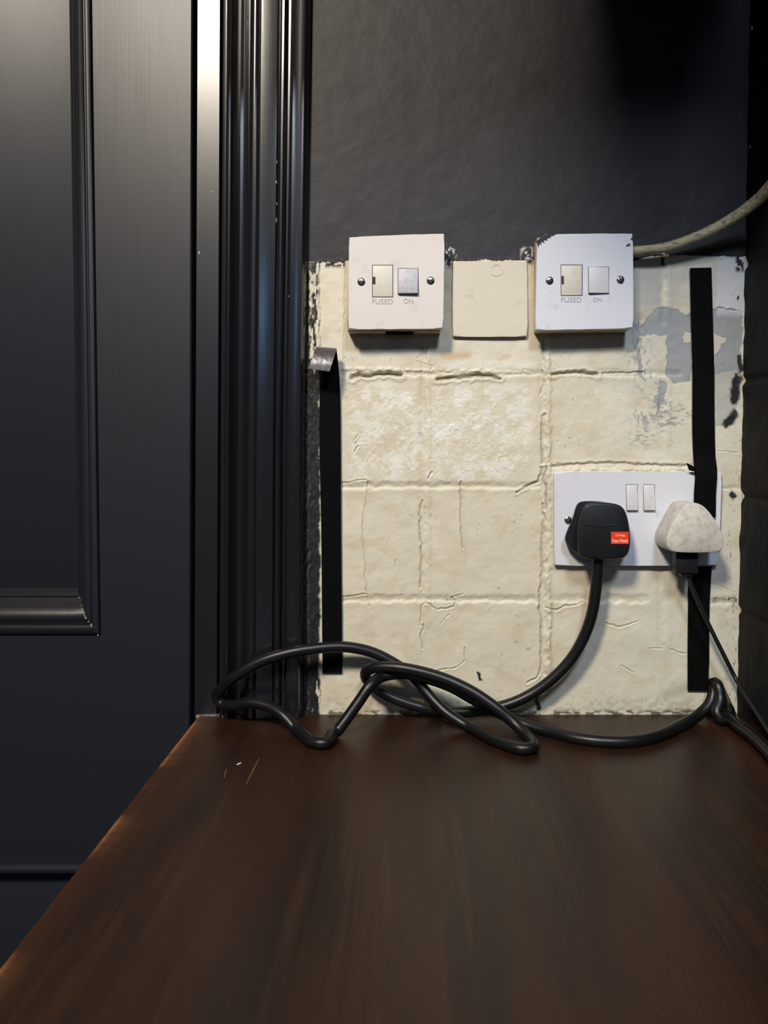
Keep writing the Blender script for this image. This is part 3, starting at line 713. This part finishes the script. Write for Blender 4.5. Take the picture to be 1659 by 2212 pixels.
RC = 0.0048
path = [W(1291, 1196, -0.024), W(1291, 1225, -0.024), W(1287, 1275, -0.0235), W(1279, 1325, -0.022), W(1262, 1375, -0.020), W(1235, 1422, -0.018), W(1195, 1465, -0.017),
        W(1150, 1498, -0.016), W(1100, 1521, -0.016), W(1045, 1533, -0.015), W(985, 1538, -0.0145), W(925, 1531, -0.014), W(870, 1516, -0.013), W(825, 1496, -0.012),
        W(797, 1474, -0.014), W(789, 1456, -0.020), W(806, 1443, -0.028), W(850, 1441, -0.034), W(905, 1450, -0.038), W(965, 1468, -0.042), W(1020, 1494, -0.048),
        W(1070, 1528, -0.054), W(1115, 1566, -0.060), S(1145, 1598, RC), S(1151, 1615, RC), S(1128, 1618, RC), S(1070, 1600, RC), W(1015, 1572, -0.046), W(965, 1540, -0.036),
        W(925, 1500, -0.026), W(893, 1462, -0.020), W(850, 1432, -0.018), W(800, 1408, -0.018), W(740, 1397, -0.021), W(680, 1401, -0.0245), W(620, 1411, -0.027), W(560, 1430, -0.028),
        W(512, 1458, -0.027), W(480, 1484, -0.022), W(468, 1504, -0.017), W(478, 1520, -0.017), W(505, 1524, -0.024), W(540, 1518, -0.030), W(580, 1526, -0.036), W(612, 1546, -0.044), S(640, 1577, RC), S(672, 1602, RC),
        S(702, 1606, RC), W(722, 1588, -0.058), W(745, 1558, -0.052), W(775, 1516, -0.046), W(802, 1478, -0.040), W(825, 1462, -0.030), W(870, 1455, -0.026), W(925, 1466, -0.026), W(975, 1484, -0.030), W(1025, 1512, -0.034),
        W(1075, 1538, -0.037), W(1120, 1560, -0.041), S(1180, 1579, RC), S(1240, 1594, RC), S(1300, 1602, RC), S(1365, 1602, RC), S(1420, 1590, RC), S(1470, 1567, RC), W(1508, 1545, -0.020), W(1533, 1520, -0.014),
        W(1541, 1495, -0.010), W(1541, 1475, -0.008), W(1549, 1478, -0.014), W(1556, 1510, -0.020), W(1548, 1540, -0.026), S(1560, 1556, RC), W(1576, 1545, -0.020), W(1572, 1528, -0.014), W(1562, 1534, -0.008), S(1590, 1566, RC+0.001), S(1625, 1592, RC+0.001), S(1660, 1625, RC+0.002), S(1700, 1670, RC+0.002)]
fl = tube('flex', path, lambda t: RC*(1.06-0.06*min(1, t*8)), M['flex'], plug, 18, 0.0025, 0, ZS+RC*1.0+0.0002)
bm = bmesh.new()
gr = tube('cord_grip', [W(1291, 1200, -0.024), W(1291, 1216, -0.024)], 0.0052, M['rubber'], plug, 20, 0.002)

# white charger and its lead
tri = star([(1482, 1087), (1510, 1086), (1530, 1100), (1558, 1142), (1565, 1172), (1562, 1190), (1545, 1195), (1458, 1195), (1441, 1186), (1438, 1166), (1448, 1140), (1474, 1096)], c=(1502, 1152), n=96, it=2)
ch_c = W(1500, 1150, YP)
chg = thing('usb_charger', 'dirty white triangular mains charger in the right side of the double socket', 'charger', (ch_c.x, -0.02, ch_c.z))
YC = YP-0.033
def shift(ring, y_from):                 # the same outline carried straight back to another depth
    return ring
def loft3(name, ring, y_ref, levels, m, parent):
    c, pts = ring; cw = W(*c, y_ref); Pw = [W(*p, y_ref) for p in pts]; bm = bmesh.new(); R = []
    for y, s in levels: R.append([bm.verts.new((cw.x+(p.x-cw.x)*s, y, cw.z+(p.z-cw.z)*s)) for p in Pw])
    for a, b in zip(R[:-1], R[1:]):
        n = len(a)
        for k in range(n): bm.faces.new((a[k], a[(k+1) % n], b[(k+1) % n], b[k]))
    bm.faces.new(R[0]); bm.faces.new(R[-1])
    return from_bm(name, bm, m, parent, 50)
loft3('charger_body', tri, YC, [(YP-0.0005, 0.96), (YP-0.002, 1.0), (YC+0.0022, 1.0), (YC+0.0011, 0.99), (YC+0.0004, 0.975), (YC, 0.945)], M['charger'], chg)
uc = W(1483, 1260, -0.03)
usb = thing('usb_cable', 'thin black charging lead hanging from the white charger to the right corner', 'cable', (uc.x, -0.025, uc.z))
slab('usb_connector', rect(1461, 1190, 1509, 1240), -0.031, -0.020, M['rubber'], usb, 0.0015)
slab('strain_relief', [(1473, 1247), (1497, 1247), (1500, 1236), (1470, 1236)], -0.029, -0.022, M['rubber'], usb, 0.0012)
tube('lead', [W(1485, 1240, -0.0255), W(1492, 1262, -0.0255), W(1510, 1305, -0.025), W(1540, 1368, -0.024), W(1566, 1420, -0.023), W(1588, 1464, -0.022), W(1605, 1494, -0.036), W(1630, 1532, -0.056), W(1655, 1572, -0.074), W(1690, 1625, -0.098)], 0.0019, M['rubber'], usb, 12, 0.003)

# thin dusty lead in the corner running down to the shelf edge
gl = tube('thin_cable', [W(1545, 1472, -0.004), W(1556, 1480, -0.005), W(1570, 1505, -0.006), W(1583, 1535, -0.007), S(1592, 1553, 0.0022), S(1612, 1574, 0.0022), S(1640, 1602, 0.0022), S(1670, 1632, 0.0022)], 0.0017, M['flex_grey'], None, 10, 0.003, 0.15)
tag(gl, 'thin dusty grey cable running down the corner and along the shelf edge', 'cable')

# cream cable to the right fused switch
cc = tube('painted_cable', [W(1352, 543, -0.012), W(1385, 541, -0.013), W(1425, 537, -0.014), W(1470, 525, -0.017), W(1520, 505, -0.021), W(1560, 485, -0.026), W(1600, 460, -0.033), W(1635, 433, -0.042), W(1665, 402, -0.056), W(1700, 350, -0.075)],
          lambda t: 0.0038+0.0016*t, M['flex_cream'], None, 18, 0.002, 0.10)
tag(cc, 'thick cream painted cable curving up to the right from the fused switch', 'cable')

# ------------------------------------------------------------------ black strips of tape
def strip_mesh(name, rows, m, parent=None, thick=0.0009, sub=6):
    """rows: (left point, right point) world pairs from bottom to top"""
    bm = bmesh.new(); L_ = catmull([r[0] for r in rows], 0.004); R_ = []
    n = len(L_); Ls = L_; Rs = catmull([r[1] for r in rows], 0.004)
    m_ = min(len(Ls), len(Rs)); li = np.linspace(0, len(Ls)-1, m_).astype(int); ri = np.linspace(0, len(Rs)-1, m_).astype(int)
    g = []
    for a, b in zip(li, ri):
        g.append([bm.verts.new(Ls[a].lerp(Rs[b], k/sub)) for k in range(sub+1)])
    for a, b in zip(g[:-1], g[1:]):
        for k in range(sub): bm.faces.new((a[k], a[k+1], b[k+1], b[k]))
    bm.normal_update()
    bmesh.ops.solidify(bm, geom=bm.faces[:], thickness=thick)
    return from_bm(name, bm, m, parent, 40)
y_ = -0.0030
lt = strip_mesh('tape_strip', [(W(697, 1454, y_), W(739, 1454, y_)), (W(696, 1380, y_), W(739, 1380, y_)), (W(694, 1150, y_), W(737, 1150, y_)), (W(690, 950, y_), W(736, 950, y_)),
                              (W(690, 830, y_-.001), W(734, 830, y_-.001)), (W(687, 780, y_-.004), W(730, 782, y_-.004)), (W(684, 756, y_-.008), W(727, 757, y_-.008))], M['tape'])
tag(lt, 'black tape strip on the left beside the door frame, its top end peeled over', 'tape')
fl_ = strip_mesh('peeled_end', [(W(684, 756, y_-.0082), W(727, 757, y_-.0082)), (W(683, 751, y_-.012), W(727, 754, y_-.012)), (W(680, 760, y_-.017), W(724, 764, y_-.017)), (W(672, 780, y_-.021), W(718, 784, y_-.021)), (W(666, 796, y_-.022), W(712, 803, y_-.022))], M['tape_back'], lt, 0.0007)
fl_['label'] = 'shiny grey backing of the peeled end'
rt = strip_mesh('tape_strip', [(W(1499, 1118, YP-.0028), W(1546, 1118, YP-.0028)), (W(1500, 1060, YP-.0028), W(1547, 1060, YP-.0028)), (W(1502, 1032, YP-.0030), W(1549, 1034, YP-.0030)), (W(1500, 1012, YP-.0010), W(1549, 1012, YP-.0014)),
                              (W(1498, 985, y_), W(1546, 990, y_)), (W(1496, 930, y_), W(1544, 930, y_)), (W(1496, 800, y_), W(1543, 800, y_)), (W(1493, 690, y_), W(1540, 690, y_)), (W(1491, 579, y_), W(1537, 578, y_))], M['tape'])
tag(rt, 'black tape strip at the right running down onto the double socket', 'tape')
rb = strip_mesh('tape_strip', [(W(1486, 1492, y_), W(1530, 1492, y_)), (W(1486, 1400, y_), W(1532, 1400, y_)), (W(1487, 1300, y_), W(1533, 1300, y_)), (W(1489, 1225, y_), W(1538, 1224, y_))], M['tape'])
tag(rb, 'short black tape strip below the double socket at the lower right', 'tape')
# torn scrap where the tape bends over the plate
sc = slab('torn_scrap', [(1484, 1000), (1504, 1010), (1504, 1019), (1490, 1016)], -0.0115, -0.0095, M['tape'], rt, 0.0003)
